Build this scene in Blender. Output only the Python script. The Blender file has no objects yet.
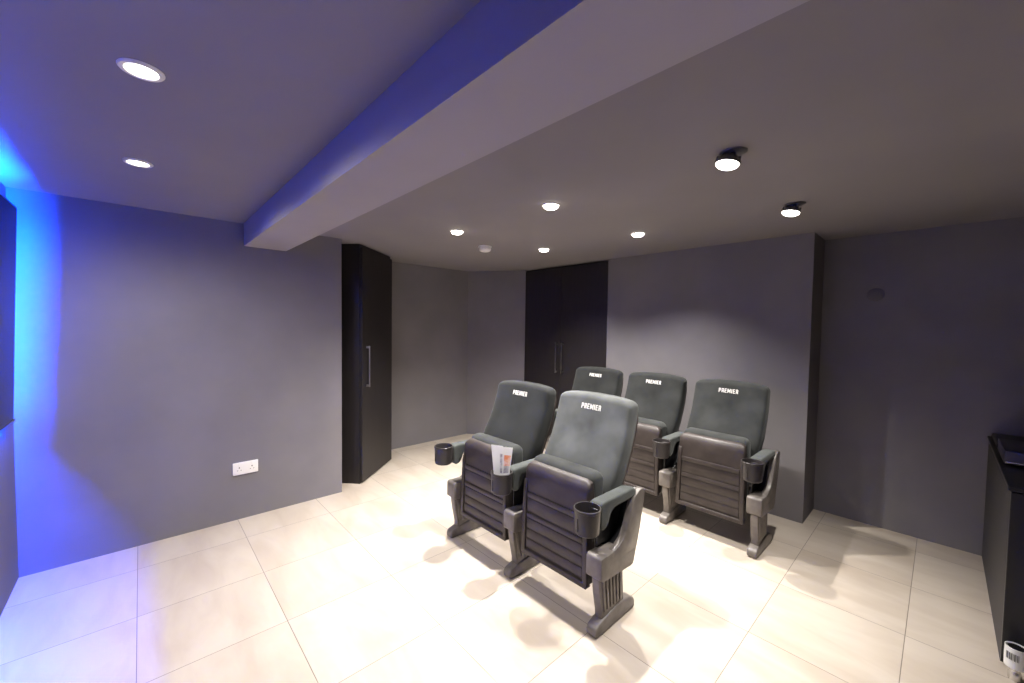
import bpy, bmesh, math, random
from mathutils import Vector, Matrix
R = math.radians
scene = bpy.context.scene
col = scene.collection
random.seed(3)

# ------------------------------------------------------------------ materials
def mat(name, base, rough=0.5, metal=0.0, spec=0.5, sheen=0.0, sheen_tint=(1, 1, 1), coat=0.0):
    m = bpy.data.materials.new(name); m.use_nodes = True
    b = m.node_tree.nodes['Principled BSDF']
    b.inputs['Base Color'].default_value = (*base, 1)
    b.inputs['Roughness'].default_value = rough
    b.inputs['Metallic'].default_value = metal
    b.inputs['Specular IOR Level'].default_value = spec
    if sheen:
        b.inputs['Sheen Weight'].default_value = sheen
        b.inputs['Sheen Roughness'].default_value = 0.5
        b.inputs['Sheen Tint'].default_value = (*sheen_tint, 1)
    if coat:
        b.inputs['Coat Weight'].default_value = coat
    return m

def nd(m, t, **k):
    n = m.node_tree.nodes.new(t)
    for a, v in k.items(): setattr(n, a, v)
    return n
def ln(m, a, b): m.node_tree.links.new(a, b)
def bsdf(m): return m.node_tree.nodes['Principled BSDF']
def math_node(m, op, a, b=None, c=None):
    n = nd(m, 'ShaderNodeMath', operation=op)
    for i, v in enumerate((a, b, c)):
        if v is None: continue
        if isinstance(v, (int, float)): n.inputs[i].default_value = v
        else: ln(m, v, n.inputs[i])
    return n.outputs[0]

def noisy(m, c0, c1, scale, detail=3.0, lo=0.35, hi=0.65, bump=0.0, bump_scale=80, stretch=None):
    """colour varies between c0 and c1 with noise; optional fine bump"""
    tc = nd(m, 'ShaderNodeTexCoord')
    src = tc.outputs['Object']
    if stretch:
        mp = nd(m, 'ShaderNodeMapping'); mp.inputs['Scale'].default_value = stretch[0]
        mp.inputs['Rotation'].default_value = stretch[1]
        ln(m, src, mp.inputs['Vector']); src = mp.outputs[0]
    n = nd(m, 'ShaderNodeTexNoise'); n.inputs['Scale'].default_value = scale
    n.inputs['Detail'].default_value = detail
    ln(m, src, n.inputs['Vector'])
    r = nd(m, 'ShaderNodeValToRGB')
    r.color_ramp.elements[0].position = lo; r.color_ramp.elements[1].position = hi
    r.color_ramp.elements[0].color = (*c0, 1); r.color_ramp.elements[1].color = (*c1, 1)
    ln(m, n.outputs['Fac'], r.inputs['Fac']); ln(m, r.outputs['Color'], bsdf(m).inputs['Base Color'])
    if bump:
        n2 = nd(m, 'ShaderNodeTexNoise'); n2.inputs['Scale'].default_value = bump_scale
        ln(m, tc.outputs['Object'], n2.inputs['Vector'])
        bp = nd(m, 'ShaderNodeBump'); bp.inputs['Strength'].default_value = bump
        bp.inputs['Distance'].default_value = 0.002
        ln(m, n2.outputs['Fac'], bp.inputs['Height']); ln(m, bp.outputs['Normal'], bsdf(m).inputs['Normal'])
    return r

WALL = (0.205, 0.193, 0.201)
CEILC = (0.25, 0.23, 0.237)
M = {}
M['paint'] = mat('grey_paint', WALL, 0.75, spec=0.25)
noisy(M['paint'], tuple(c * 0.94 for c in WALL), tuple(c * 1.06 for c in WALL), 2.2, bump=0.12, bump_scale=160)
M['ceil'] = mat('ceiling_paint', WALL, 0.8, spec=0.2)
noisy(M['ceil'], tuple(c * 0.97 for c in CEILC), tuple(c * 1.04 for c in CEILC), 1.5, bump=0.08, bump_scale=120)
M['beam'] = mat('beam_paint', (0.36, 0.335, 0.345), 0.8, spec=0.2)
noisy(M['beam'], (0.35, 0.325, 0.335), (0.375, 0.35, 0.36), 1.5, bump=0.08, bump_scale=120)
M['dark_fitting'] = mat('dark_wall_fitting', (0.15, 0.14, 0.147), 0.7)

# floor tiles: 0.52 x 0.545 m grid, cream stone with soft diagonal veins
m = M['tile'] = mat('cream_floor_tile', (0.7, 0.64, 0.56), 0.34, spec=0.4)
tc = nd(m, 'ShaderNodeTexCoord'); sp = nd(m, 'ShaderNodeSeparateXYZ'); ln(m, tc.outputs['Object'], sp.inputs[0])
def grid(src, off, step, half):
    a = math_node(m, 'DIVIDE', math_node(m, 'SUBTRACT', src, off), step)
    f = math_node(m, 'FRACT', a)
    d = math_node(m, 'MINIMUM', f, math_node(m, 'SUBTRACT', 1.0, f))
    return math_node(m, 'LESS_THAN', math_node(m, 'MULTIPLY', d, step), half), math_node(m, 'FLOOR', a)
gx, ix = grid(sp.outputs['X'], -0.07, 0.52, 0.0015)
gy, iy = grid(sp.outputs['Y'], -0.035, 0.545, 0.0016)
g = math_node(m, 'MAXIMUM', gx, gy)
idv = nd(m, 'ShaderNodeCombineXYZ'); ln(m, ix, idv.inputs[0]); ln(m, iy, idv.inputs[1])
wn = nd(m, 'ShaderNodeTexWhiteNoise', noise_dimensions='3D'); ln(m, idv.outputs[0], wn.inputs['Vector'])
off = nd(m, 'ShaderNodeVectorMath', operation='MULTIPLY_ADD')
ln(m, wn.outputs['Color'], off.inputs[0]); off.inputs[1].default_value = (7, 7, 7); ln(m, tc.outputs['Object'], off.inputs[2])
mp = nd(m, 'ShaderNodeMapping'); mp.inputs['Rotation'].default_value = (0, 0, R(35)); mp.inputs['Scale'].default_value = (1.0, 3.2, 1.0)
ln(m, off.outputs[0], mp.inputs['Vector'])
nz = nd(m, 'ShaderNodeTexNoise'); nz.inputs['Scale'].default_value = 2.1; nz.inputs['Detail'].default_value = 5; nz.inputs['Distortion'].default_value = 0.5
ln(m, mp.outputs[0], nz.inputs['Vector'])
rp = nd(m, 'ShaderNodeValToRGB'); e = rp.color_ramp.elements
e[0].position = 0.3; e[0].color = (0.465, 0.393, 0.318, 1); e[1].position = 0.62; e[1].color = (0.55, 0.485, 0.41, 1)
ln(m, nz.outputs['Fac'], rp.inputs['Fac'])
mx = nd(m, 'ShaderNodeMix', data_type='RGBA')
ln(m, g, mx.inputs['Factor']); ln(m, rp.outputs['Color'], mx.inputs['A']); mx.inputs['B'].default_value = (0.2, 0.17, 0.145, 1)
ln(m, mx.outputs['Result'], bsdf(m).inputs['Base Color'])
rr = nd(m, 'ShaderNodeMapRange'); ln(m, nz.outputs['Fac'], rr.inputs['Value'])
rr.inputs['To Min'].default_value = 0.26; rr.inputs['To Max'].default_value = 0.42
ln(m, rr.outputs['Result'], bsdf(m).inputs['Roughness'])
bp = nd(m, 'ShaderNodeBump'); bp.inputs['Strength'].default_value = 0.4; bp.inputs['Distance'].default_value = 0.002; bp.invert = True
ln(m, g, bp.inputs['Height']); ln(m, bp.outputs['Normal'], bsdf(m).inputs['Normal'])

M['velvet'] = mat('grey_green_velvet', (0.075, 0.085, 0.082), 0.85, spec=0.12, sheen=0.12, sheen_tint=(0.93, 0.96, 0.94))
noisy(M['velvet'], (0.006, 0.0064, 0.0062), (0.038, 0.0400, 0.0388), 4.2, detail=3, lo=0.22, hi=0.85, bump=0.25, bump_scale=420)
def per_object_tone(m):          # each piece of velvet has its own brightness factor, stored in the object's colour
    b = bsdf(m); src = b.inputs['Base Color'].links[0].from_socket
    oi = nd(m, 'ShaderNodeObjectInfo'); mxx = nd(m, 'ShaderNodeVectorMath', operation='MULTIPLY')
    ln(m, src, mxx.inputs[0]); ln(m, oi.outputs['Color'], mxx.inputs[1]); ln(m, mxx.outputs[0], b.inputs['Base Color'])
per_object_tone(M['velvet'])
M['plastic'] = mat('dark_seat_plastic', (0.058, 0.05, 0.052), 0.42, spec=0.32)
noisy(M['plastic'], (0.036, 0.0285, 0.0265), (0.052, 0.042, 0.039), 9.0, bump=0.15, bump_scale=300)
M['cast'] = mat('grey_cast_stand', (0.1, 0.092, 0.088), 0.4, spec=0.5)
noisy(M['cast'], (0.112, 0.098, 0.087), (0.18, 0.16, 0.145), 14.0, bump=0.1, bump_scale=200)
M['cup'] = mat('cup_holder_plastic', (0.03, 0.026, 0.026), 0.33, spec=0.5)
M['letter'] = mat('white_thread', (0.6, 0.59, 0.57), 0.7)
M['black_wood'] = mat('black_brown_board', (0.021, 0.0175, 0.017), 0.45, spec=0.35)
noisy(M['black_wood'], (0.019, 0.0155, 0.0155), (0.022, 0.0185, 0.0185), 6.0, bump=0.1, bump_scale=60, stretch=((6, 6, 0.5), (0, 0, 0)))
M['black'] = mat('satin_black', (0.012, 0.012, 0.014), 0.35)
M['side_grey'] = mat('charcoal_tone', (0.05, 0.046, 0.046), 0.6)  # grey of the cabinet's lit side, put into the colour
M['steel'] = mat('brushed_steel', (0.42, 0.4, 0.39), 0.35, metal=1.0)
M['chrome'] = mat('chrome', (0.75, 0.74, 0.73), 0.15, metal=1.0)
M['dark_metal'] = mat('dark_bracket_metal', (0.16, 0.15, 0.15), 0.35, metal=0.6)
M['white'] = mat('white_plastic', (0.88, 0.86, 0.85), 0.4)
M['paper'] = mat('white_paper', (0.82, 0.82, 0.8), 0.7)
M['print'] = mat('orange_print', (0.8, 0.3, 0.15), 0.6)
noisy(M['print'], (0.75, 0.25, 0.1), (0.85, 0.62, 0.5), 22, detail=3, lo=0.42, hi=0.58)
M['print_grey'] = mat('grey_print', (0.35, 0.33, 0.36), 0.6)
noisy(M['print_grey'], (0.2, 0.18, 0.22), (0.65, 0.63, 0.66), 26, lo=0.4, hi=0.6)
M['screen'] = mat('black_screen_glass', (0.008, 0.008, 0.012), 0.25, spec=0.3)
M['socket_dark'] = mat('socket_dark', (0.05, 0.05, 0.05), 0.5)

def emis(name, c, s):
    m = bpy.data.materials.new(name); m.use_nodes = True
    nt = m.node_tree; nt.nodes.remove(nt.nodes['Principled BSDF'])
    e = nt.nodes.new('ShaderNodeEmission'); e.inputs[0].default_value = (*c, 1); e.inputs[1].default_value = s
    nt.links.new(e.outputs[0], nt.nodes['Material Output'].inputs[0]); return m
M['lamp'] = emis('lamp_lens_glow', (1.0, 0.95, 0.88), 14.0)
M['blue_led'] = emis('blue_led_glow', (0.0, 0.05, 1.0), 2400.0)
m = M['barcode'] = mat('barcode_paper', (0.75, 0.74, 0.72), 0.55)

# ------------------------------------------------------------------ mesh helpers
def obj(name, bm, material, parent=None, loc=None, angle=35, smooth=True):
    bmesh.ops.recalc_face_normals(bm, faces=bm.faces)
    me = bpy.data.meshes.new(name); bm.to_mesh(me); bm.free()
    if smooth:
        for p in me.polygons: p.use_smooth = True
        me.set_sharp_from_angle(angle=R(angle))
    mats = material if isinstance(material, (list, tuple)) else [material]
    for x in mats: me.materials.append(x)
    o = bpy.data.objects.new(name, me); col.objects.link(o)
    if parent: o.parent = parent
    if loc: o.location = loc
    return o

def inst(name, me, parent=None, loc=(0, 0, 0), rot=(0, 0, 0)):
    o = bpy.data.objects.new(name, me); col.objects.link(o)
    if parent: o.parent = parent
    o.location = loc; o.rotation_euler = rot
    return o

def thing(name, label, cat, loc=(0, 0, 0), rotz=0.0, group=None):
    o = bpy.data.objects.new(name, None); col.objects.link(o)
    o.location = loc; o.rotation_euler = (0, 0, rotz); o.empty_display_size = 0.1
    o['label'] = label; o['category'] = cat
    if group: o['group'] = group
    return o

def struct(name, bm, material, label=None, cat=None):
    o = obj(name, bm, material, smooth=False); o['kind'] = 'structure'
    if label: o['label'] = label
    if cat: o['category'] = cat
    return o

def poly_solid(bm, pts, vec):
    """closed polygon pts (3D) extruded by vec; returns faces"""
    vs = [bm.verts.new(p) for p in pts]
    f = bm.faces.new(vs)
    ex = bmesh.ops.extrude_face_region(bm, geom=[f])
    nv = [g for g in ex['geom'] if isinstance(g, bmesh.types.BMVert)]
    bmesh.ops.translate(bm, verts=nv, vec=vec)
    return vs + nv

def bevel_verts(bm, vs, w, seg=2, ang=30):
    es = set()
    vset = set(vs)
    bm.normal_update()
    for v in vs:
        if not v.is_valid: continue
        for e in v.link_edges:
            if e.other_vert(v) in vset and len(e.link_faces) == 2 and e.calc_face_angle(0) > R(ang): es.add(e)
    if es: bmesh.ops.bevel(bm, geom=list(es), offset=w, segments=seg, affect='EDGES', profile=0.5, clamp_overlap=True)

def box(bm, x0, x1, y0, y1, z0, z1, bev=0.0, seg=2):
    vs = poly_solid(bm, [(x0, y0, z0), (x1, y0, z0), (x1, y1, z0), (x0, y1, z0)], (0, 0, z1 - z0))
    bmesh.ops.recalc_face_normals(bm, faces=list({f for v in vs for f in v.link_faces}))
    if bev: bevel_verts(bm, vs, bev, seg)

def prism_x(bm, yz, x0, x1, bev=0.0, seg=2, ang=50):
    vs = poly_solid(bm, [(x0, y, z) for y, z in yz], (x1 - x0, 0, 0))
    bmesh.ops.recalc_face_normals(bm, faces=list({f for v in vs for f in v.link_faces}))
    if bev: bevel_verts(bm, vs, bev, seg, ang)

def prism_z(bm, xy, z0, z1, bev=0.0):
    vs = poly_solid(bm, [(x, y, z0) for x, y in xy], (0, 0, z1 - z0))
    bmesh.ops.recalc_face_normals(bm, faces=list({f for v in vs for f in v.link_faces}))
    if bev: bevel_verts(bm, vs, bev)

def lathe(bm, prof, n=32, axis_mat=None, c=(0, 0, 0)):
    rings = []
    for r, z in prof:
        if r < 1e-6: rings.append([bm.verts.new((c[0], c[1], c[2] + z))])
        else: rings.append([bm.verts.new((c[0] + r * math.cos(2 * math.pi * i / n), c[1] + r * math.sin(2 * math.pi * i / n), c[2] + z)) for i in range(n)])
    for a, b in zip(rings, rings[1:]):
        for i in range(n):
            j = (i + 1) % n
            if len(a) == 1 and len(b) == 1: continue
            if len(a) == 1: bm.faces.new((a[0], b[i], b[j]))
            elif len(b) == 1: bm.faces.new((a[i], a[j], b[0]))
            else: bm.faces.new((a[i], a[j], b[j], b[i]))
    if axis_mat is not None:
        bmesh.ops.transform(bm, matrix=axis_mat, verts=[v for r in rings for v in r])

def loft(bm, secs):
    rings = [[bm.verts.new(p) for p in s] for s in secs]
    n = len(rings[0])
    for a, b in zip(rings, rings[1:]):
        for i in range(n):
            j = (i + 1) % n
            bm.faces.new((a[i], a[j], b[j], b[i]))
    bm.faces.new(rings[0][::-1]); bm.faces.new(rings[-1])

def tube(bm, p0, p1, r, n=14):
    p0 = Vector(p0); p1 = Vector(p1); d = (p1 - p0).normalized()
    a = d.orthogonal().normalized(); b = d.cross(a)
    loft(bm, [[p + (a * math.cos(2 * math.pi * i / n) + b * math.sin(2 * math.pi * i / n)) * r for i in range(n)] for p in (p0, p1)])

NB = bmesh.new

# ------------------------------------------------------------------ room
CEIL = 2.195; XL = -3.526; XR = 0.75; YF = -0.53; YB = 3.665; YB2 = 4.04; XREC = -4.36
T = 0.12
bm = NB(); box(bm, XREC - T, XR + T, YF - T, YB2 + 0.5, -0.1, 0.0); struct('floor', bm, M['tile'])
bm = NB(); box(bm, XREC - T, XR + T, YF - T, YB2 + 0.5, CEIL, CEIL + 0.1); struct('ceiling', bm, M['ceil'])
bm = NB(); box(bm, XREC - T, XL, YF - T, 1.27, 0, CEIL); struct('wall_left', bm, M['paint'])
bm = NB(); box(bm, XREC - T, XREC, 1.27, 3.235, 0, CEIL); struct('wall_recess', bm, M['paint'])
bm = NB(); prism_z(bm, [(XREC, 3.235), (-3.705, YB), (-3.705, 4.25), (XREC - T, 4.25), (XREC - T, 3.235)], 0, CEIL); struct('wall_corner', bm, M['paint'])
bm = NB(); box(bm, -2.452, -0.672, YB, 4.25, 0, CEIL); struct('wall_back', bm, M['paint'])
bm = NB(); box(bm, -3.705, -2.452, 4.16, 4.25, 0, CEIL); struct('wall_behind_wardrobe', bm, M['paint'])
bm = NB(); box(bm, -0.672, XR + T, YB2, 4.25, 0, CEIL); struct('wall_back_right', bm, M['paint'])
bm = NB(); box(bm, XR, XR + T, YF - T, YB2, 0, CEIL); struct('wall_right', bm, M['side_grey'])  # out of view; dark colour chosen to cut bounce light on the right
bm = NB(); box(bm, XL, XR, YF - T, YF, 0, CEIL); struct('wall_front', bm, M['paint'])
bm = NB(); box(bm, XL, XR, 0.568, 0.845, 2.032, CEIL); struct('beam', bm, M['beam'])

# round dark fitting on the far right wall
bm = NB(); lathe(bm, [(0, 0), (0.05, 0), (0.05, 0.006), (0.044, 0.010), (0.02, 0.012), (0, 0.012)], 32)
o = obj('wall_fitting', bm, M['dark_fitting'], loc=(-0.353, YB2, 1.742)); o.rotation_euler = (R(90), 0, 0)
o['label'] = 'small dark round fitting high on the shadowed far right wall'; o['category'] = 'wall fitting'

# ------------------------------------------------------------------ double socket on left wall
s = thing('wall_socket', 'white double electrical socket low on the left wall', 'socket', (XL, 0.562, 0.383), R(90))
bm = NB(); box(bm, -0.08, 0.08, -0.010, 0, -0.046, 0.046, 0.003); obj('face_plate', bm, M['white'], s)
for sx in (-0.04, 0.04):
    bm = NB(); box(bm, sx - 0.006, sx + 0.006, -0.014, -0.009, 0.022, 0.038, 0.0015); obj('rocker_switch', bm, M['white'], s)
    bm = NB()
    box(bm, sx - 0.0035, sx + 0.0035, -0.0104, -0.008, 0.002, 0.011)
    for dx in (-0.011, 0.011): box(bm, sx + dx - 0.0032, sx + dx + 0.0032, -0.0104, -0.008, -0.015, -0.011)
    obj('pin_holes', bm, M['socket_dark'], s)

# ------------------------------------------------------------------ wall screen with blue LED back light
sc = thing('wall_screen', 'large black wall mounted screen with blue light glowing behind it', 'screen', (-2.3, YF, 1.49))
TILT = math.atan2(0.035, 1.12)
HW, HH = 0.996, 0.56
def tilted(o): o.rotation_euler = (-TILT, 0, 0); o.location = (0, 0.0525, 0); return o
bm = NB(); box(bm, -HW, HW, -0.02, 0, -HH, HH, 0.004); tilted(obj('panel', bm, M['black'], sc))
bm = NB(); box(bm, -HW + 0.012, HW - 0.012, -0.002, 0.0012, -HH + 0.014, HH - 0.012); tilted(obj('display', bm, M['screen'], sc))
IN = 0.022
for a, b, c, d in ((-HW + IN, -HW + IN + .012, -HH + IN, HH - IN), (HW - IN - .012, HW - IN, -HH + IN, HH - IN),
                   (-HW + IN + .014, HW - IN - .014, HH - IN - .012, HH - IN), (-HW + IN + .014, HW - IN - .014, -HH + IN, -HH + IN + .012)):
    bm = NB(); box(bm, a, b, -0.0330, -0.0202, c, d); o = tilted(obj('led_strip', bm, M['blue_led'], sc)); o['label'] = 'glowing blue LED strip'
bm = NB(); box(bm, -0.3, 0.3, -0.0525, -0.005, -0.2, 0.2); obj('wall_bracket', bm, M['black'], sc)
for sx in (-1, 1):
    bm = NB(); lathe(bm, [(0, 0), (0.010, 0), (0.010, 0.006), (0.006, 0.009), (0, 0.009)], 16)
    o = obj('corner_bumper', bm, M['chrome'], sc); o.matrix_local = Matrix.Translation((0, 0.0525, 0)) @ Matrix.Rotation(-TILT, 4, 'X') @ Matrix.Translation((sx * (HW - .012), 0, -HH + .012)) @ Matrix.Rotation(R(-90), 4, 'X')

# ------------------------------------------------------------------ corner cupboard (left) and double wardrobe (back)
P = Vector((-3.58, 1.472, 0)); U = Vector((-0.6585, 0.7524, 0)).normalized(); V = Vector((-0.7524, -0.6585, 0)).normalized()
ZT = 2.19
cc = thing('corner_cupboard', 'tall black single door cupboard set diagonally at the end of the left wall', 'cupboard', (-3.98, 1.6, 0))
o0 = Vector((-3.98, 1.6, 0))
def rel(p): q = p - o0; return (q.x, q.y)
A0 = P + V * 0.024; Q0 = P + U * 0.672 + V * 0.024
pts = [rel(A0), rel(Q0), rel(Vector((-4.352, 1.70, 0))), rel(Vector((-4.352, 1.278, 0))), rel(Vector((-3.795, 1.278, 0)))]
bm = NB(); prism_z(bm, pts, 0.0, ZT); obj('carcass', bm, M['black_wood'], cc, smooth=False)
bm = NB()
a = P + U * 0.004; b = P + U * 0.668
prism_z(bm, [rel(a), rel(b), rel(b + V * 0.021), rel(a + V * 0.021)], 0.012, ZT - 0.03, 0.0015)
door = obj('door', bm, M['black_wood'], cc, smooth=False)
def bar_handle(p0, out, z0, z1, parent):
    bm = NB(); w = 0.006
    side = Vector((-out.y, out.x, 0))
    def bx(c, hs, ho, za, zb):
        q = [c + side * hs + out * ho, c - side * hs + out * ho, c - side * hs - out * ho, c + side * hs - out * ho]
        prism_z(bm, [(v.x, v.y) for v in q], za, zb, 0.0012)
    bx(p0 + out * 0.030, 0.006, 0.005, z0, z1)
    for z in (z0 + 0.012, z1 - 0.012): bx(p0 + out * 0.0135, 0.006, 0.0145, z - 0.010, z + 0.010)
    h = obj('handle', bm, M['steel'], parent); h['label'] = 'brushed steel bar handle'; return h
hp = P + U * 0.085 - o0; hp.z = 0
bar_handle(hp, -V, 0.886, 1.268, door)

wd = thing('double_wardrobe', 'black floor to ceiling double door wardrobe built into the back wall', 'wardrobe', (-3.0785, YB, 0))
bm = NB(); box(bm, -0.624, 0.624, 0.022, 0.48, 0.0, 2.185); obj('carcass', bm, M['black_wood'], wd, smooth=False)
for sgn in (-1, 1):
    x0, x1 = ((-0.622, -0.023) if sgn < 0 else (-0.019, 0.622))
    bm = NB(); box(bm, x0, x1, 0.0, 0.021, 0.02, 2.17, 0.0015); d = obj('door', bm, M['black_wood'], wd, smooth=False)
    bar_handle(Vector((-0.067 if sgn < 0 else 0.025, 0, 0)), Vector((0, -1, 0)), 0.92, 1.28, d)

# ------------------------------------------------------------------ cabinet in the right corner
cb = thing('black_cabinet', 'low black cabinet against the far right corner with its lit side coloured lighter', 'cabinet', (0.225, 2.78, 0))
bm = NB(); box(bm, 0.004, 0.515, 0.022, 1.255, 0.0, 0.78, 0.002); obj('carcass', bm, M['side_grey'], cb, smooth=False)
bm = NB(); box(bm, -0.004, 0.52, 0.0, 1.257, 0.78, 0.80, 0.003); obj('top', bm, M['black'], cb, smooth=False)
for x0, x1, kx in ((0.004, 0.258, 0.06), (0.262, 0.515, 0.29)):
    bm = NB(); box(bm, x0, x1, 0.0, 0.021, 0.012, 0.775, 0.002); d = obj('door', bm, M['black'], cb, smooth=False)
    bm = NB(); lathe(bm, [(0, 0), (0.006, 0), (0.006, 0.014), (0.012, 0.02), (0.012, 0.026), (0, 0.028)], 20)
    k = obj('knob', bm, M['chrome'], d, loc=(kx, 0, 0.745)); k.rotation_euler = (R(90), 0, 0); k['label'] = 'small chrome knob'
av = thing('black_receiver', 'black audio box with silver strip on top of the right corner cabinet', 'audio box', (0.235, 3.2, 0.80))
bm = NB(); box(bm, 0, 0.40, 0, 0.36, 0.008, 0.075, 0.004); obj('case', bm, M['black'], av)
bm = NB(); box(bm, 0.004, 0.396, -0.006, 0.0, 0.012, 0.072, 0.002); obj('front_panel', bm, M['side_grey'], av)
bm = NB(); box(bm, 0.004, 0.396, -0.012, -0.0062, 0.012, 0.024, 0.002); o = obj('trim_strip', bm, M['chrome'], av); o['label'] = 'silver strip'
for fx in (0.04, 0.36):
    for fy in (0.04, 0.32):
        bm = NB(); lathe(bm, [(0, 0), (0.014, 0), (0.014, 0.009), (0, 0.009)], 14); obj('foot', bm, M['black'], av, loc=(fx, fy, 0))
bm = NB(); box(bm, 0, 0.3, 0, 0.36, 0, 0.035, 0.012, 3); o = obj('media_player', bm, M['black'], loc=(0.236, 3.62, 0.80))
o['label'] = 'flat black box at the back of the right corner cabinet top'; o['category'] = 'box'

# chrome canister with barcode sticker by the cabinet
cn = thing('chrome_canister', 'small chrome canister wrapped in a white barcode sticker at bottom right', 'canister', (0.262, 2.70, 0.0))
bm = NB(); lathe(bm, [(0, 0), (0.019, 0), (0.02, 0.004), (0.02, 0.028), (0.016, 0.036), (0.016, 0.05), (0.03, 0.058), (0.03, 0.132), (0.024, 0.14), (0, 0.141)], 28)
obj('body', bm, M['chrome'], cn)
bm = NB(); lathe(bm, [(0.0302, 0.056), (0.032, 0.056), (0.0325, 0.1), (0.032, 0.142), (0.0302, 0.142)], 28)
st = obj('sticker', bm, M['paper'], cn); st['label'] = 'white barcode sticker'
bm = NB()
aa = -2.55
for k in range(11):
    wd_ = (0.035, 0.06, 0.03, 0.09)[k % 4]
    vs = [bm.verts.new((0.0331 * math.cos(t), 0.0331 * math.sin(t), z)) for t, z in ((aa, 0.092), (aa + wd_, 0.092), (aa + wd_, 0.122), (aa, 0.122))]
    vi = [bm.verts.new((v.co.x * 0.97, v.co.y * 0.97, v.co.z)) for v in vs]
    for q in ((0, 1, 2, 3),): bm.faces.new([vs[i] for i in q]); bm.faces.new([vi[i] for i in q[::-1]])
    for i in range(4): bm.faces.new((vs[i], vi[i], vi[(i + 1) % 4], vs[(i + 1) % 4]))
    aa += wd_ + (0.06, 0.04, 0.08)[k % 3]
obj('barcode', bm, M['socket_dark'], st, smooth=False)

# ------------------------------------------------------------------ downlights and detector
LAMP_W = 1.0
def spot_light(loc, energy, direction=(0, 0, -1), size=R(122), blend=1.0, radius=0.022, color=(1, 0.95, 0.895)):
    l = bpy.data.lights.new('lamp_beam', 'SPOT'); l.energy = energy; l.spot_size = size; l.spot_blend = blend
    l.shadow_soft_size = radius; l.color = color
    o = bpy.data.objects.new('lamp_beam', l); col.objects.link(o); o.location = loc
    o.rotation_euler = Vector(direction).to_track_quat('-Z', 'Y').to_euler(); return o

bm = NB(); lathe(bm, [(0.036, -0.001), (0.039, -0.006), (0.049, -0.006), (0.0525, -0.002), (0.0525, 0.0005), (0.036, 0.0005)], 40)
ring_me = obj('bezel', bm, M['white'])
bm = NB(); lathe(bm, [(0, -0.0035), (0.030, -0.0035), (0.0362, -0.001), (0.0362, 0.0004), (0, 0.0004)], 36)
lens_me = obj('lens', bm, M['lamp'])
for name_o in (ring_me, lens_me):
    pass
RING, LENS = ring_me.data, lens_me.data
bpy.data.objects.remove(ring_me); bpy.data.objects.remove(lens_me)

def fixed(x, y, label):
    t = thing('recessed_downlight', label, 'downlight', (x, y, CEIL), 0, 'ceiling downlights')
    inst('bezel', RING, t); l = inst('lens', LENS, t); l['label'] = 'glowing white lens'
    return t
def head_mesh():
    bm = NB(); lathe(bm, [(0.043, -0.024), (0.047, -0.026), (0.049, -0.023), (0.049, -0.016), (0.036, 0.004), (0.02, 0.010), (0, 0.010)], 32)
    for k in range(10):           # cooling fins round the rear of the head
        a = k * math.pi / 5; c, s_ = math.cos(a), math.sin(a)
        p = [(c * 0.032 - s_ * 0.002, s_ * 0.032 + c * 0.002), (c * 0.047 - s_ * 0.002, s_ * 0.047 + c * 0.002), (c * 0.047 + s_ * 0.002, s_ * 0.047 - c * 0.002), (c * 0.032 + s_ * 0.002, s_ * 0.032 - c * 0.002)]
        prism_z(bm, p, -0.016, 0.002)
    o = obj('head', bm, M['dark_metal']); me = o.data; bpy.data.objects.remove(o); return me
HEAD = head_mesh()
bm = NB(); lathe(bm, [(0.0, -0.004), (0.030, -0.004), (0.040, -0.006), (0.050, -0.005), (0.052, 0.0), (0, 0.0)], 36)
o = obj('ceiling_plate', bm, M['dark_metal']); PLATE = o.data; bpy.data.objects.remove(o)
bm = NB(); lathe(bm, [(0.0, -0.003), (0.044, -0.003), (0.047, -0.007), (0.053, -0.005), (0.055, 0.0), (0, 0.0)], 36)
o = obj('bezel', bm, M['white']); WPLATE = o.data; bpy.data.objects.remove(o)
def dome(k):
    bm = NB(); lathe(bm, [(0, -0.040 * k), (0.018, -0.039 * k), (0.032, -0.036 * k), (0.041, -0.030 * k), (0.0435, -0.022 * k), (0.0435, -0.018 * k), (0, -0.018 * k)], 36)
    o = obj('lens', bm, M['lamp']); me = o.data; bpy.data.objects.remove(o); return me
GLENS = dome(1.0)
def gimbal(x, y, label, drop=0.0, tilt=(0, 0)):
    t = thing('gimbal_downlight' if drop else 'spot_downlight', label, 'downlight', (x, y, CEIL), 0, 'ceiling downlights')
    if not drop:
        inst('bezel', WPLATE, t)
        l = inst('lens', GLENS, t, (0, 0, 0.014)); l['label'] = 'glowing white lens'
        return t
    inst('ceiling_plate', PLATE, t)
    h = inst('head', HEAD, t, (-0.012, -0.012, -drop), (tilt[0], tilt[1], 0))
    l = inst('lens', GLENS, h); l['label'] = 'glowing white lens'
    bm = NB(); tube(bm, (0, 0, -0.002), (-0.008, -0.008, -drop - 0.003), 0.010); obj('stem', bm, M['dark_metal'], t)
    return t
fixed(-1.604, 0.014, 'largest white rimmed round downlight at upper left, nearest the camera')
fixed(-2.537, 0.004, 'white rimmed round downlight over the left wall, smaller of the pair before the beam')
gimbal(-0.612, 1.789, 'tilted bright spotlight hanging from its dark bracket, largest behind the beam', 0.026, (R(-8), R(8)))
gimbal(-0.607, 2.77, 'tilted spotlight on dark bracket near the right end of the back wall', 0.026, (R(-8), R(8)))
gimbal(-1.618, 1.805, 'bright spotlight on the ceiling straight above the front row seats')
gimbal(-1.622, 2.812, 'bright spotlight on the ceiling before the grey back wall, right of the wardrobe')
gimbal(-2.57, 1.795, 'small bright spotlight on the ceiling just left of the smoke detector')
gimbal(-2.566, 2.776, 'small bright spotlight on the ceiling in front of the black wardrobe')
FRONT, REAR = 99.0, 250.0
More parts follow.
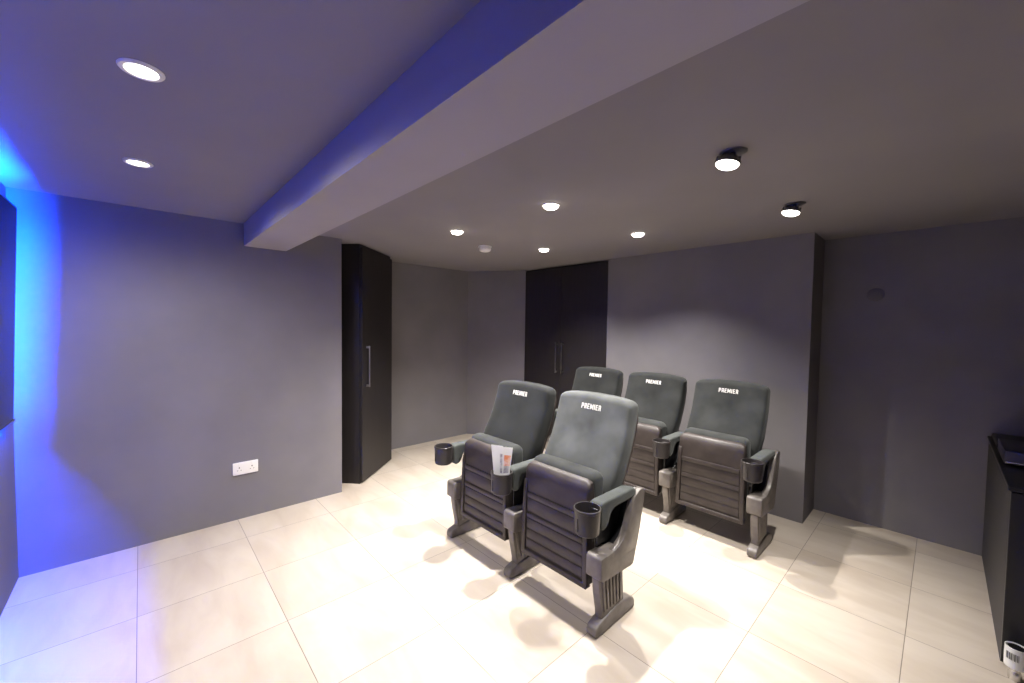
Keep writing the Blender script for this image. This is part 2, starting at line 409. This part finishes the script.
spot_light((-1.604, 0.014, CEIL - 0.012), FRONT, size=R(170), blend=0.95)
spot_light((-2.537, 0.004, CEIL - 0.012), FRONT, size=R(170), blend=0.95)
spot_light((-0.624, 1.777, CEIL - 0.072), REAR * 0.5, (-0.35, -0.08, -1), R(88), 0.9)
spot_light((-0.619, 2.758, CEIL - 0.072), REAR * 0.5, (-0.12, -0.05, -1), R(90), 0.85)
for x, y in ((-1.618, 1.805), (-1.622, 2.812), (-2.57, 1.795), (-2.566, 2.776)): spot_light((x, y, CEIL - 0.032), REAR)

dt = thing('smoke_detector', 'round white smoke detector on the ceiling above the left front seat', 'smoke detector', (-2.875, 2.318, CEIL))
bm = NB(); lathe(bm, [(0, -0.012), (0.058, -0.012), (0.06, -0.008), (0.06, 0), (0, 0)], 36); obj('base', bm, M['white'], dt)
bm = NB(); lathe(bm, [(0, -0.05), (0.03, -0.05), (0.047, -0.044), (0.054, -0.032), (0.054, -0.02), (0.045, -0.018), (0.045, -0.0121), (0, -0.0121)], 36); obj('cover', bm, M['white'], dt)

# ------------------------------------------------------------------ cinema chair meshes
def yf(z):                       # front of the back cushion on its centre line: leaning lumbar, more upright head
    if z < 0.62: b = 0.14 + (z - 0.40) * 0.34
    else:
        q = (z - 0.62) / 0.46
        b = 0.2148 + 0.46 * (0.56 * q - 0.19 * q * q)
    return b - 0.016 * math.exp(-((z - 0.70) / 0.10) ** 2)
Z0, Z1 = 0.42, 1.08
def back_dims(z):
    v = (z - Z0) / (Z1 - Z0)
    w = 0.258 - 0.003 * max(0.0, v - 0.15) / 0.85
    t = 0.135 - 0.038 * v
    w = min(w, 0.249 + 0.009 * min(1.0, max(0.0, (z - 0.64) / 0.05)))
    rc = 0.042
    dz = z - (Z1 - rc)
    if dz > 0: w = w - rc + math.sqrt(max(0, rc * rc - dz * dz))
    rt = 0.03; dz = z - (Z1 - rt); sh = 0
    if dz > 0: sh = rt - math.sqrt(max(0, rt * rt - dz * dz))
    return w, t, sh
def back_front(x, z):
    w, t, sh = back_dims(z)
    u = min(1.0, abs(x) / w)
    return yf(z) - 0.016 * u * u + sh
def back_section(z, n=56, inset=0.0):
    w, t, sh = back_dims(z); out = []
    w -= inset
    for i in range(n):
        a = 2 * math.pi * i / n; c, s_ = math.cos(a), math.sin(a); p = 2 / 5.2
        x = w * math.copysign(abs(c) ** p, c); k = math.copysign(abs(s_) ** p, s_)
        h = max(0.004, t / 2 - sh)
        y = yf(z) + t / 2 + h * k
        if k < 0: y -= 0.016 * (x / w) ** 2 * (-k)
        # gentle crown on the top edge
        out.append((x, y, z))
    return out
def backrest_bm():
    bm = NB(); zs = [Z0 + (Z1 - 0.045 - Z0) * i / 14 for i in range(15)] + [Z1 - 0.045 + 0.045 * math.sin(math.pi / 2 * k / 9) for k in range(1, 10)]
    secs = [back_section(z) for z in zs]
    # crown: centre of the top stands a little higher than the corners
    for s_, z in zip(secs, zs):
        v = max(0, (z - 0.9) / (Z1 - 0.9))
        for i, p in enumerate(s_): s_[i] = (p[0], p[1], p[2] - 0.012 * v * (p[0] / 0.2) ** 2)
    loft(bm, secs); return bm
def shell_bm():
    bm = NB(); secs = []
    for i in range(16):
        z = 0.40 + (1.03 - 0.40) * i / 15
        w, t, sh = back_dims(max(z, Z0)); y1 = yf(z) + t + 0.014; y0 = yf(z) + t - 0.022
        w = w - 0.006
        if z > 0.98: w -= (z - 0.98) * 0.5
        secs.append([(-w, y0, z), (w, y0, z), (w, y1 - 0.012, z), (w - 0.015, y1, z), (-w + 0.015, y1, z), (-w, y1 - 0.012, z)])
    loft(bm, secs); return bm
def letters_bm():
    bm = NB(); H = 0.030; wl = 0.0148; gap = 0.0056; th = 0.0048
    word = 'PREMIER'
    widths = {'M': 0.0215, 'I': 0.0056}
    tot = sum(widths.get(c, wl) for c in word) + gap * (len(word) - 1)
    x = -tot / 2; zb = 0.992
    def stroke(pts):
        fr, bk = [], []
        for px, pz in pts:
            y = back_front(px, pz)
            fr.append(bm.verts.new((px, y - 0.0022, pz))); bk.append(bm.verts.new((px, y + 0.004, pz)))
        bm.faces.new(fr); bm.faces.new(bk[::-1]); n = len(fr)
        for i in range(n): bm.faces.new((fr[i], bk[i], bk[(i + 1) % n], fr[(i + 1) % n]))
    def rect(x0, z0, x1, z1): stroke([(x0, z0), (x1, z0), (x1, z1), (x0, z1)])
    for c in word:
        w = widths.get(c, wl); z0, z1 = zb, zb + H
        if c == 'I': rect(x, z0, x + w, z1)
        elif c == 'M':
            rect(x, z0, x + th, z1); rect(x + w - th, z0, x + w, z1); mid = x + w / 2
            stroke([(x + th - 0.001, z1), (x + th - 0.001, z1 - 0.013), (mid, z0 + 0.004), (mid, z0 + 0.016)])
            stroke([(x + w - th + 0.001, z1), (mid, z0 + 0.016), (mid, z0 + 0.004), (x + w - th + 0.001, z1 - 0.013)])
        elif c == 'E':
            rect(x, z0, x + th, z1); bar = 0.005
            rect(x + th, z0, x + w, z0 + bar); rect(x + th, z1 - bar, x + w, z1); rect(x + th, z0 + H / 2 - bar / 2, x + w - 0.002, z0 + H / 2 + bar / 2)
        else:
            rect(x, z0, x + th, z1); bar = 0.005
            rect(x + th, z1 - bar, x + w - 0.003, z1); rect(x + th, z0 + 0.011, x + w - 0.003, z0 + 0.011 + bar)
            stroke([(x + w - th, z0 + 0.013), (x + w - 0.003, z0 + 0.011), (x + w, z0 + 0.0145), (x + w, z1 - 0.0035), (x + w - 0.003, z1), (x + w - th, z1 - 0.002)])
            if c == 'R': stroke([(x + w - th - 0.002, z0 + 0.012), (x + w - th + 0.0005, z0), (x + w + 0.0008, z0), (x + w - 0.001, z0 + 0.012)])
        x += w + gap
    return bm
SW = 0.2225
def pan_bm():
    bm = NB()
    yp = lambda z: 0.050 + 0.004 * (z - 0.19)
    prof = [(0.052, 0.187), (yp(0.30), 0.30), (yp(0.52), 0.52), (0.052, 0.58), (0.053, 0.62), (0.0545, 0.645), (0.058, 0.664), (0.065, 0.682), (0.076, 0.695), (0.090, 0.702), (0.106, 0.702), (0.118, 0.695), (0.12, 0.60), (0.118, 0.20), (0.112, 0.187)]
    prism_x(bm, prof, -SW, SW, 0.020, 4, 60)
    rc = 0.045; zt = 0.703
    for v in bm.verts:            # rounded upper corners
        d = v.co.z - (zt - rc)
        if d > 0:
            lim = SW - rc + math.sqrt(max(0, rc * rc - d * d))
            v.co.x *= lim / SW
    # raised side rails and bottom rail
    for sgn in (-1, 1):
        x0, x1 = sorted((sgn * SW, sgn * (SW - 0.026)))
        prism_x(bm, [(yp(0.187) - 0.012, 0.183), (yp(0.40) - 0.012, 0.40), (yp(0.56) - 0.008, 0.56), (yp(0.60), 0.60), (yp(0.60) + 0.02, 0.60), (yp(0.187) + 0.02, 0.183)], x0, x1, 0.004, 2, 60)
    prism_x(bm, [(yp(0.18) - 0.012, 0.180), (yp(0.21) - 0.012, 0.206), (yp(0.21) + 0.02, 0.212), (yp(0.18) + 0.03, 0.180)], -SW + 0.003, SW - 0.003, 0.003, 2, 60)
    xi = SW - 0.030
    def bar(z0, z1, out):
        prism_x(bm, [(yp(z0) + 0.01, z0), (yp(z0) - out + 0.002, z0 + 0.001), (yp(z0) - out, z0 + 0.005), (yp(z1) - out, z1 - 0.005), (yp(z1) - out + 0.002, z1 - 0.001), (yp(z1) + 0.01, z1)], -xi, xi, 0.0018, 1, 70)
    bar(0.505, 0.535, 0.008)
    bar(0.425, 0.499, 0.004)
    bar(0.392, 0.418, 0.008)
    bar(0.333, 0.386, 0.005)
    bar(0.277, 0.326, 0.005)
    bar(0.220, 0.270, 0.005)
    for v in bm.verts:            # the underside widens a little towards its lower edge
        k = min(1.0, max(0.0, (0.60 - v.co.z) / 0.42)); v.co.x *= 1 + 0.035 * k; v.co.z -= 0.008 * k
    return bm
def cushion_bm():
    bm = NB(); secs = []
    for z, d in [(0.26, 0.02), (0.265, 0.008), (0.28, 0.0)] + [(0.28 + 0.40 * k / 6, 0) for k in range(1, 7)] + [(0.680 + 0.048 * math.sin(R(a)), 0.048 * (1 - math.cos(R(a)))) for a in (15, 30, 45, 60, 75, 86)]:
        s_ = []
        yc, hy = 0.152, max(0.01, 0.062 - d); w = 0.217 - d * 0.8
        for i in range(48):
            a = 2 * math.pi * i / 48; c, q = math.cos(a), math.sin(a); p = 2 / 5.5
            s_.append((w * math.copysign(abs(c) ** p, c), yc + hy * math.copysign(abs(q) ** p, q), z))
        secs.append(s_)
    loft(bm, secs); return bm
def stand_bm(side=1):
    bm = NB()
    base = [(0.0, 0.285), (0.0, 0.375), (0.004, 0.386), (0.015, 0.391), (0.06, 0.389), (0.105, 0.389), (0.16, 0.387), (0.27, 0.36), (0.318, 0.35), (0.295, 0.275), (0.285, 0.262), (0.265, 0.257), (0.02, 0.272)]
    prism_x(bm, base, -0.045, 0.045, 0.006, 2, 40)
    arm = [(0.09, 0.33), (0.105, 0.390), (0.15, 0.402), (0.19, 0.425), (0.222, 0.468), (0.247, 0.525), (0.268, 0.575), (0.285, 0.602), (0.305, 0.618),
           (0.335, 0.632), (0.372, 0.632), (0.386, 0.618), (0.378, 0.56), (0.345, 0.43), (0.315, 0.335)]
    x0, x1 = sorted((side * 0.008, side * 0.0452))
    prism_x(bm, arm, x0, x1, 0.006, 2, 40)
    # leg
    leg = [(0.016, 0.275), (0.026, 0.20), (0.048, 0.10), (0.05, 0.05), (0.238, 0.05), (0.233, 0.13), (0.226, 0.20), (0.222, 0.275)]
    prism_x(bm, leg, -0.022, 0.022, 0.004, 2, 40)
    for k in range(6):            # fluted ribs on both flanks of the leg
        y0 = 0.034 + k * 0.030
        for sgn in (-1, 1):
            x0, x1 = sorted((sgn * 0.018, sgn * 0.029))
            prism_x(bm, [(y0 + 0.002, 0.262), (y0 + 0.026 - 0.003 * k, 0.10), (y0 + 0.040 - 0.003 * k, 0.10), (y0 + 0.018, 0.262)], x0, x1, 0.004, 2, 40)
    return bm
def inner_bm(side=1):  # black infill added to give the hollow under the pad its shade
    bm = NB(); x0, x1 = sorted((-side * 0.043, side * 0.010))
    prism_x(bm, [(0.15, 0.375), (0.21, 0.40), (0.255, 0.46), (0.285, 0.54), (0.315, 0.60), (0.37, 0.622), (0.374, 0.60), (0.34, 0.43), (0.31, 0.345)], x0, x1, 0.004, 2, 40)
    x0, x1 = sorted((-side * 0.043, -side * 0.036))     # added thin plate keeping the hollow black on the seat side
    prism_x(bm, [(0.075, 0.38), (0.072, 0.52), (0.09, 0.60), (0.32, 0.61), (0.31, 0.50), (0.26, 0.38)], x0, x1, 0.002, 2, 40); return bm
def foot_bm():
    bm = NB()
    prof = [(0.0, 0.0), (-0.010, 0.010), (-0.012, 0.030), (-0.004, 0.050), (0.014, 0.058), (0.05, 0.069), (0.11, 0.078), (0.17, 0.086), (0.235, 0.086), (0.285, 0.076), (0.325, 0.056), (0.337, 0.038), (0.336, 0.01), (0.33, 0.0)]
    prism_x(bm, prof, -0.030, 0.030, 0.010, 3, 40); return bm
def pad_bm():
    bm = NB()
    prof = [(0.0, 0.625), (0.003, 0.638), (0.012, 0.646), (0.03, 0.649), (0.28, 0.649), (0.305, 0.644), (0.318, 0.632), (0.316, 0.606), (0.30, 0.600), (0.13, 0.598), (0.10, 0.590), (0.082, 0.572), (0.07, 0.54), (0.052, 0.520), (0.03, 0.514), (0.012, 0.520), (0.003, 0.535)]
    prism_x(bm, prof, -0.035, 0.035, 0.011, 3, 40); return bm
def cup_bm():
    bm = NB()
    lathe(bm, [(0, -0.120), (0.051, -0.120), (0.0565, -0.114), (0.060, -0.03), (0.0605, -0.014), (0.0625, -0.012), (0.063, -0.002), (0.061, 0.0), (0.058, 0.0), (0.0560, -0.006), (0.0525, -0.109), (0, -0.111)], 44, c=(0, -0.058, 0.642))
    prism_z(bm, [(-0.030, -0.008), (0.030, -0.008), (0.026, 0.02), (-0.026, 0.02)], 0.535, 0.622, 0.006)
    a = R(-100)
    bx, by = 0.0585 * math.cos(a), -0.058 + 0.0585 * math.sin(a)
    lathe(bm, [(0, 0), (0.0035, 0.002), (0.004, 0.01), (0.004, 0.055), (0.0035, 0.062), (0, 0.064)], 10, c=(bx, by, 0.54))
    return bm
def bar_bm():
    bm = NB(); tube(bm, (-0.250, 0.27, 0.345), (0.2535, 0.27, 0.345), 0.018, 18)
    for sx in (-0.15, 0.15): prism_x(bm, [(0.11, 0.33), (0.27, 0.33), (0.31, 0.36), (0.31, 0.46), (0.24, 0.46), (0.12, 0.37)], sx - 0.01, sx + 0.01, 0.003)
    return bm
def mk(nm, bm, m_, ang=35):
    o = obj(nm, bm, m_, angle=ang); me = o.data; bpy.data.objects.remove(o); return me
ME = dict(back=mk('backrest', backrest_bm(), M['velvet'], 60), shell=mk('back_shell', shell_bm(), M['plastic'], 40), let=mk('lettering', letters_bm(), M['letter'], 20),
          pan=mk('seat', pan_bm(), M['plastic'], 40), cush=mk('seat_cushion', cushion_bm(), M['velvet'], 60), stand=mk('arm_stand', stand_bm(), M['cast'], 40), standm=mk('arm_stand', stand_bm(-1), M['cast'], 40),
          inner=mk('hollow_infill', inner_bm(), M['black'], 40), innerm=mk('hollow_infill', inner_bm(-1), M['black'], 40),
          foot=mk('foot', foot_bm(), M['cast'], 40), pad=mk('arm_pad', pad_bm(), M['velvet'], 45), cup=mk('cup_holder', cup_bm(), M['cup'], 40), bar=mk('cross_bar', bar_bm(), M['plastic'], 40))

PITCH = 0.298
def chair(x, y, label, group, left_end=False, tone=1.0):
    t = thing('cinema_chair', label, 'cinema chair', (x, y, 0), 0, group)
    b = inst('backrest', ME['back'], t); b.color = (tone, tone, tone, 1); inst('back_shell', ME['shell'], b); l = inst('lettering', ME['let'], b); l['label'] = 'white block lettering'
    s_ = inst('seat', ME['pan'], t); s_['label'] = 'folded up seat with dark ribbed plastic underside'
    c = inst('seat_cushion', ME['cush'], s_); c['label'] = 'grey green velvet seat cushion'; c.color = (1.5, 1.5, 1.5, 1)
    inst('cross_bar', ME['bar'], t)
    for sx in ((-1, 1) if left_end else (1,)):
        a = inst('arm_stand', ME['stand' if sx > 0 else 'standm'], t, (sx * PITCH, 0, 0)); ic = inst('hollow_infill', ME['inner' if sx > 0 else 'innerm'], a); ic['label'] = 'black infill standing in for the shaded arm hollow'; a['label'] = 'grey cast stand with fluted leg'
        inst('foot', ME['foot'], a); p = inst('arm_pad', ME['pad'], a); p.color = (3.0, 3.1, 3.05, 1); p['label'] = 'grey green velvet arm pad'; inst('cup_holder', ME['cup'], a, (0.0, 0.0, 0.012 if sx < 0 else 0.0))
    return t
FY, BY = 1.553, 2.866
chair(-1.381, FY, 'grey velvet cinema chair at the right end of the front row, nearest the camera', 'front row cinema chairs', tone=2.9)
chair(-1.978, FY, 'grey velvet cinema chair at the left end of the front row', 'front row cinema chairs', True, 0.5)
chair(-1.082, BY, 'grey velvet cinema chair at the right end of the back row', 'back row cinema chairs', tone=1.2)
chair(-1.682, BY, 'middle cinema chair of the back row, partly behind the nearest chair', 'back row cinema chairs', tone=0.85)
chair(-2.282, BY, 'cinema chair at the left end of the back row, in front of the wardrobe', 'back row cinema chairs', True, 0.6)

# folded leaflet standing in the middle cup holder
lx, ly = -1.68, FY - 0.058
lf = thing('folded_leaflet', 'folded white leaflet with orange picture standing in the front row cup holder', 'leaflet', (lx, ly, 0.534))
rv = Vector((0.68, 0.733, 0)); fv = Vector((0.733, -0.68, 0))
def panel(bm, f0, f1, z0, z1, off, th):
    """slab on one leaf; f along the width -1..1, fold at 0.1 stands proud"""
    def pt(f, z, o):
        k = z / 0.27; hw = 0.036 + 0.0275 * k
        bulge = 0.005 * (1 - abs(f - 0.1) / 1.1)
        p = rv * (f * hw) + fv * (bulge - 0.004 + o); return (p.x, p.y, z + 0.006 * f * (0 if z < 0.2 else 1) * -1)
    fr = [pt(f0, z0, off), pt(f1, z0, off), pt(f1, z1, off), pt(f0, z1, off)]; bk = [pt(f0, z0, off - th), pt(f1, z0, off - th), pt(f1, z1, off - th), pt(f0, z1, off - th)]
    a = [bm.verts.new(p) for p in fr]; b = [bm.verts.new(p) for p in bk]
    bm.faces.new(a); bm.faces.new(b[::-1])
    for i in range(4): bm.faces.new((a[i], b[i], b[(i + 1) % 4], a[(i + 1) % 4]))
bm = NB(); panel(bm, -1, 0.1, 0.0, 0.255, 0, 0.0012); obj('left_leaf', bm, M['paper'], lf, smooth=False).name = 'leaf'
bm = NB(); panel(bm, 0.1, 1, 0.0, 0.250, 0, 0.0012); leaf2 = obj('leaf', bm, M['paper'], lf, smooth=False)
bm = NB(); panel(bm, 0.2, 0.92, 0.14, 0.205, 0.0006, 0.0005); o = obj('printed_picture', bm, M['print'], leaf2, smooth=False); o['label'] = 'orange printed picture'
bm = NB(); panel(bm, 0.2, 0.8, 0.1, 0.139, 0.0006, 0.0005); panel(bm, -0.2, 0.06, 0.1, 0.21, 0.0006, 0.0005); o = obj('printed_text', bm, M['print_grey'], leaf2, smooth=False); o['label'] = 'grey printing'

# ------------------------------------------------------------------ world, camera, view
w = bpy.data.worlds.new('World'); scene.world = w; w.use_nodes = True
w.node_tree.nodes['Background'].inputs[0].default_value = (0.02, 0.02, 0.022, 1)
w.node_tree.nodes['Background'].inputs[1].default_value = 0.2
cam = bpy.data.cameras.new('camera'); co = bpy.data.objects.new('camera', cam); col.objects.link(co)
cam.sensor_width = 36; cam.sensor_fit = 'HORIZONTAL'; cam.lens = 400.02 / 1024 * 36; cam.clip_start = 0.01
r_ = Vector((0.68021881, 0.73287488, 0.01402811)); u_ = Vector((-0.03756319, 0.015739, 0.9991703)); f_ = Vector((-0.73204602, 0.68018137, -0.03823508))
mw = Matrix((( r_.x, u_.x, -f_.x, 0), (r_.y, u_.y, -f_.y, 0), (r_.z, u_.z, -f_.z, 1.47), (0, 0, 0, 1)))
co.matrix_world = mw
scene.camera = co
vs_ = scene.view_settings
vs_.view_transform = 'Standard'; vs_.look = 'None'; vs_.gamma = 1.0; vs_.exposure = 0.0
try: vs_.use_curve_mapping = False
except Exception: pass
scene.cycles.use_denoising = True
scene.cycles.max_bounces = 10; scene.cycles.diffuse_bounces = 6
scene.cycles.sample_clamp_indirect = 6.0
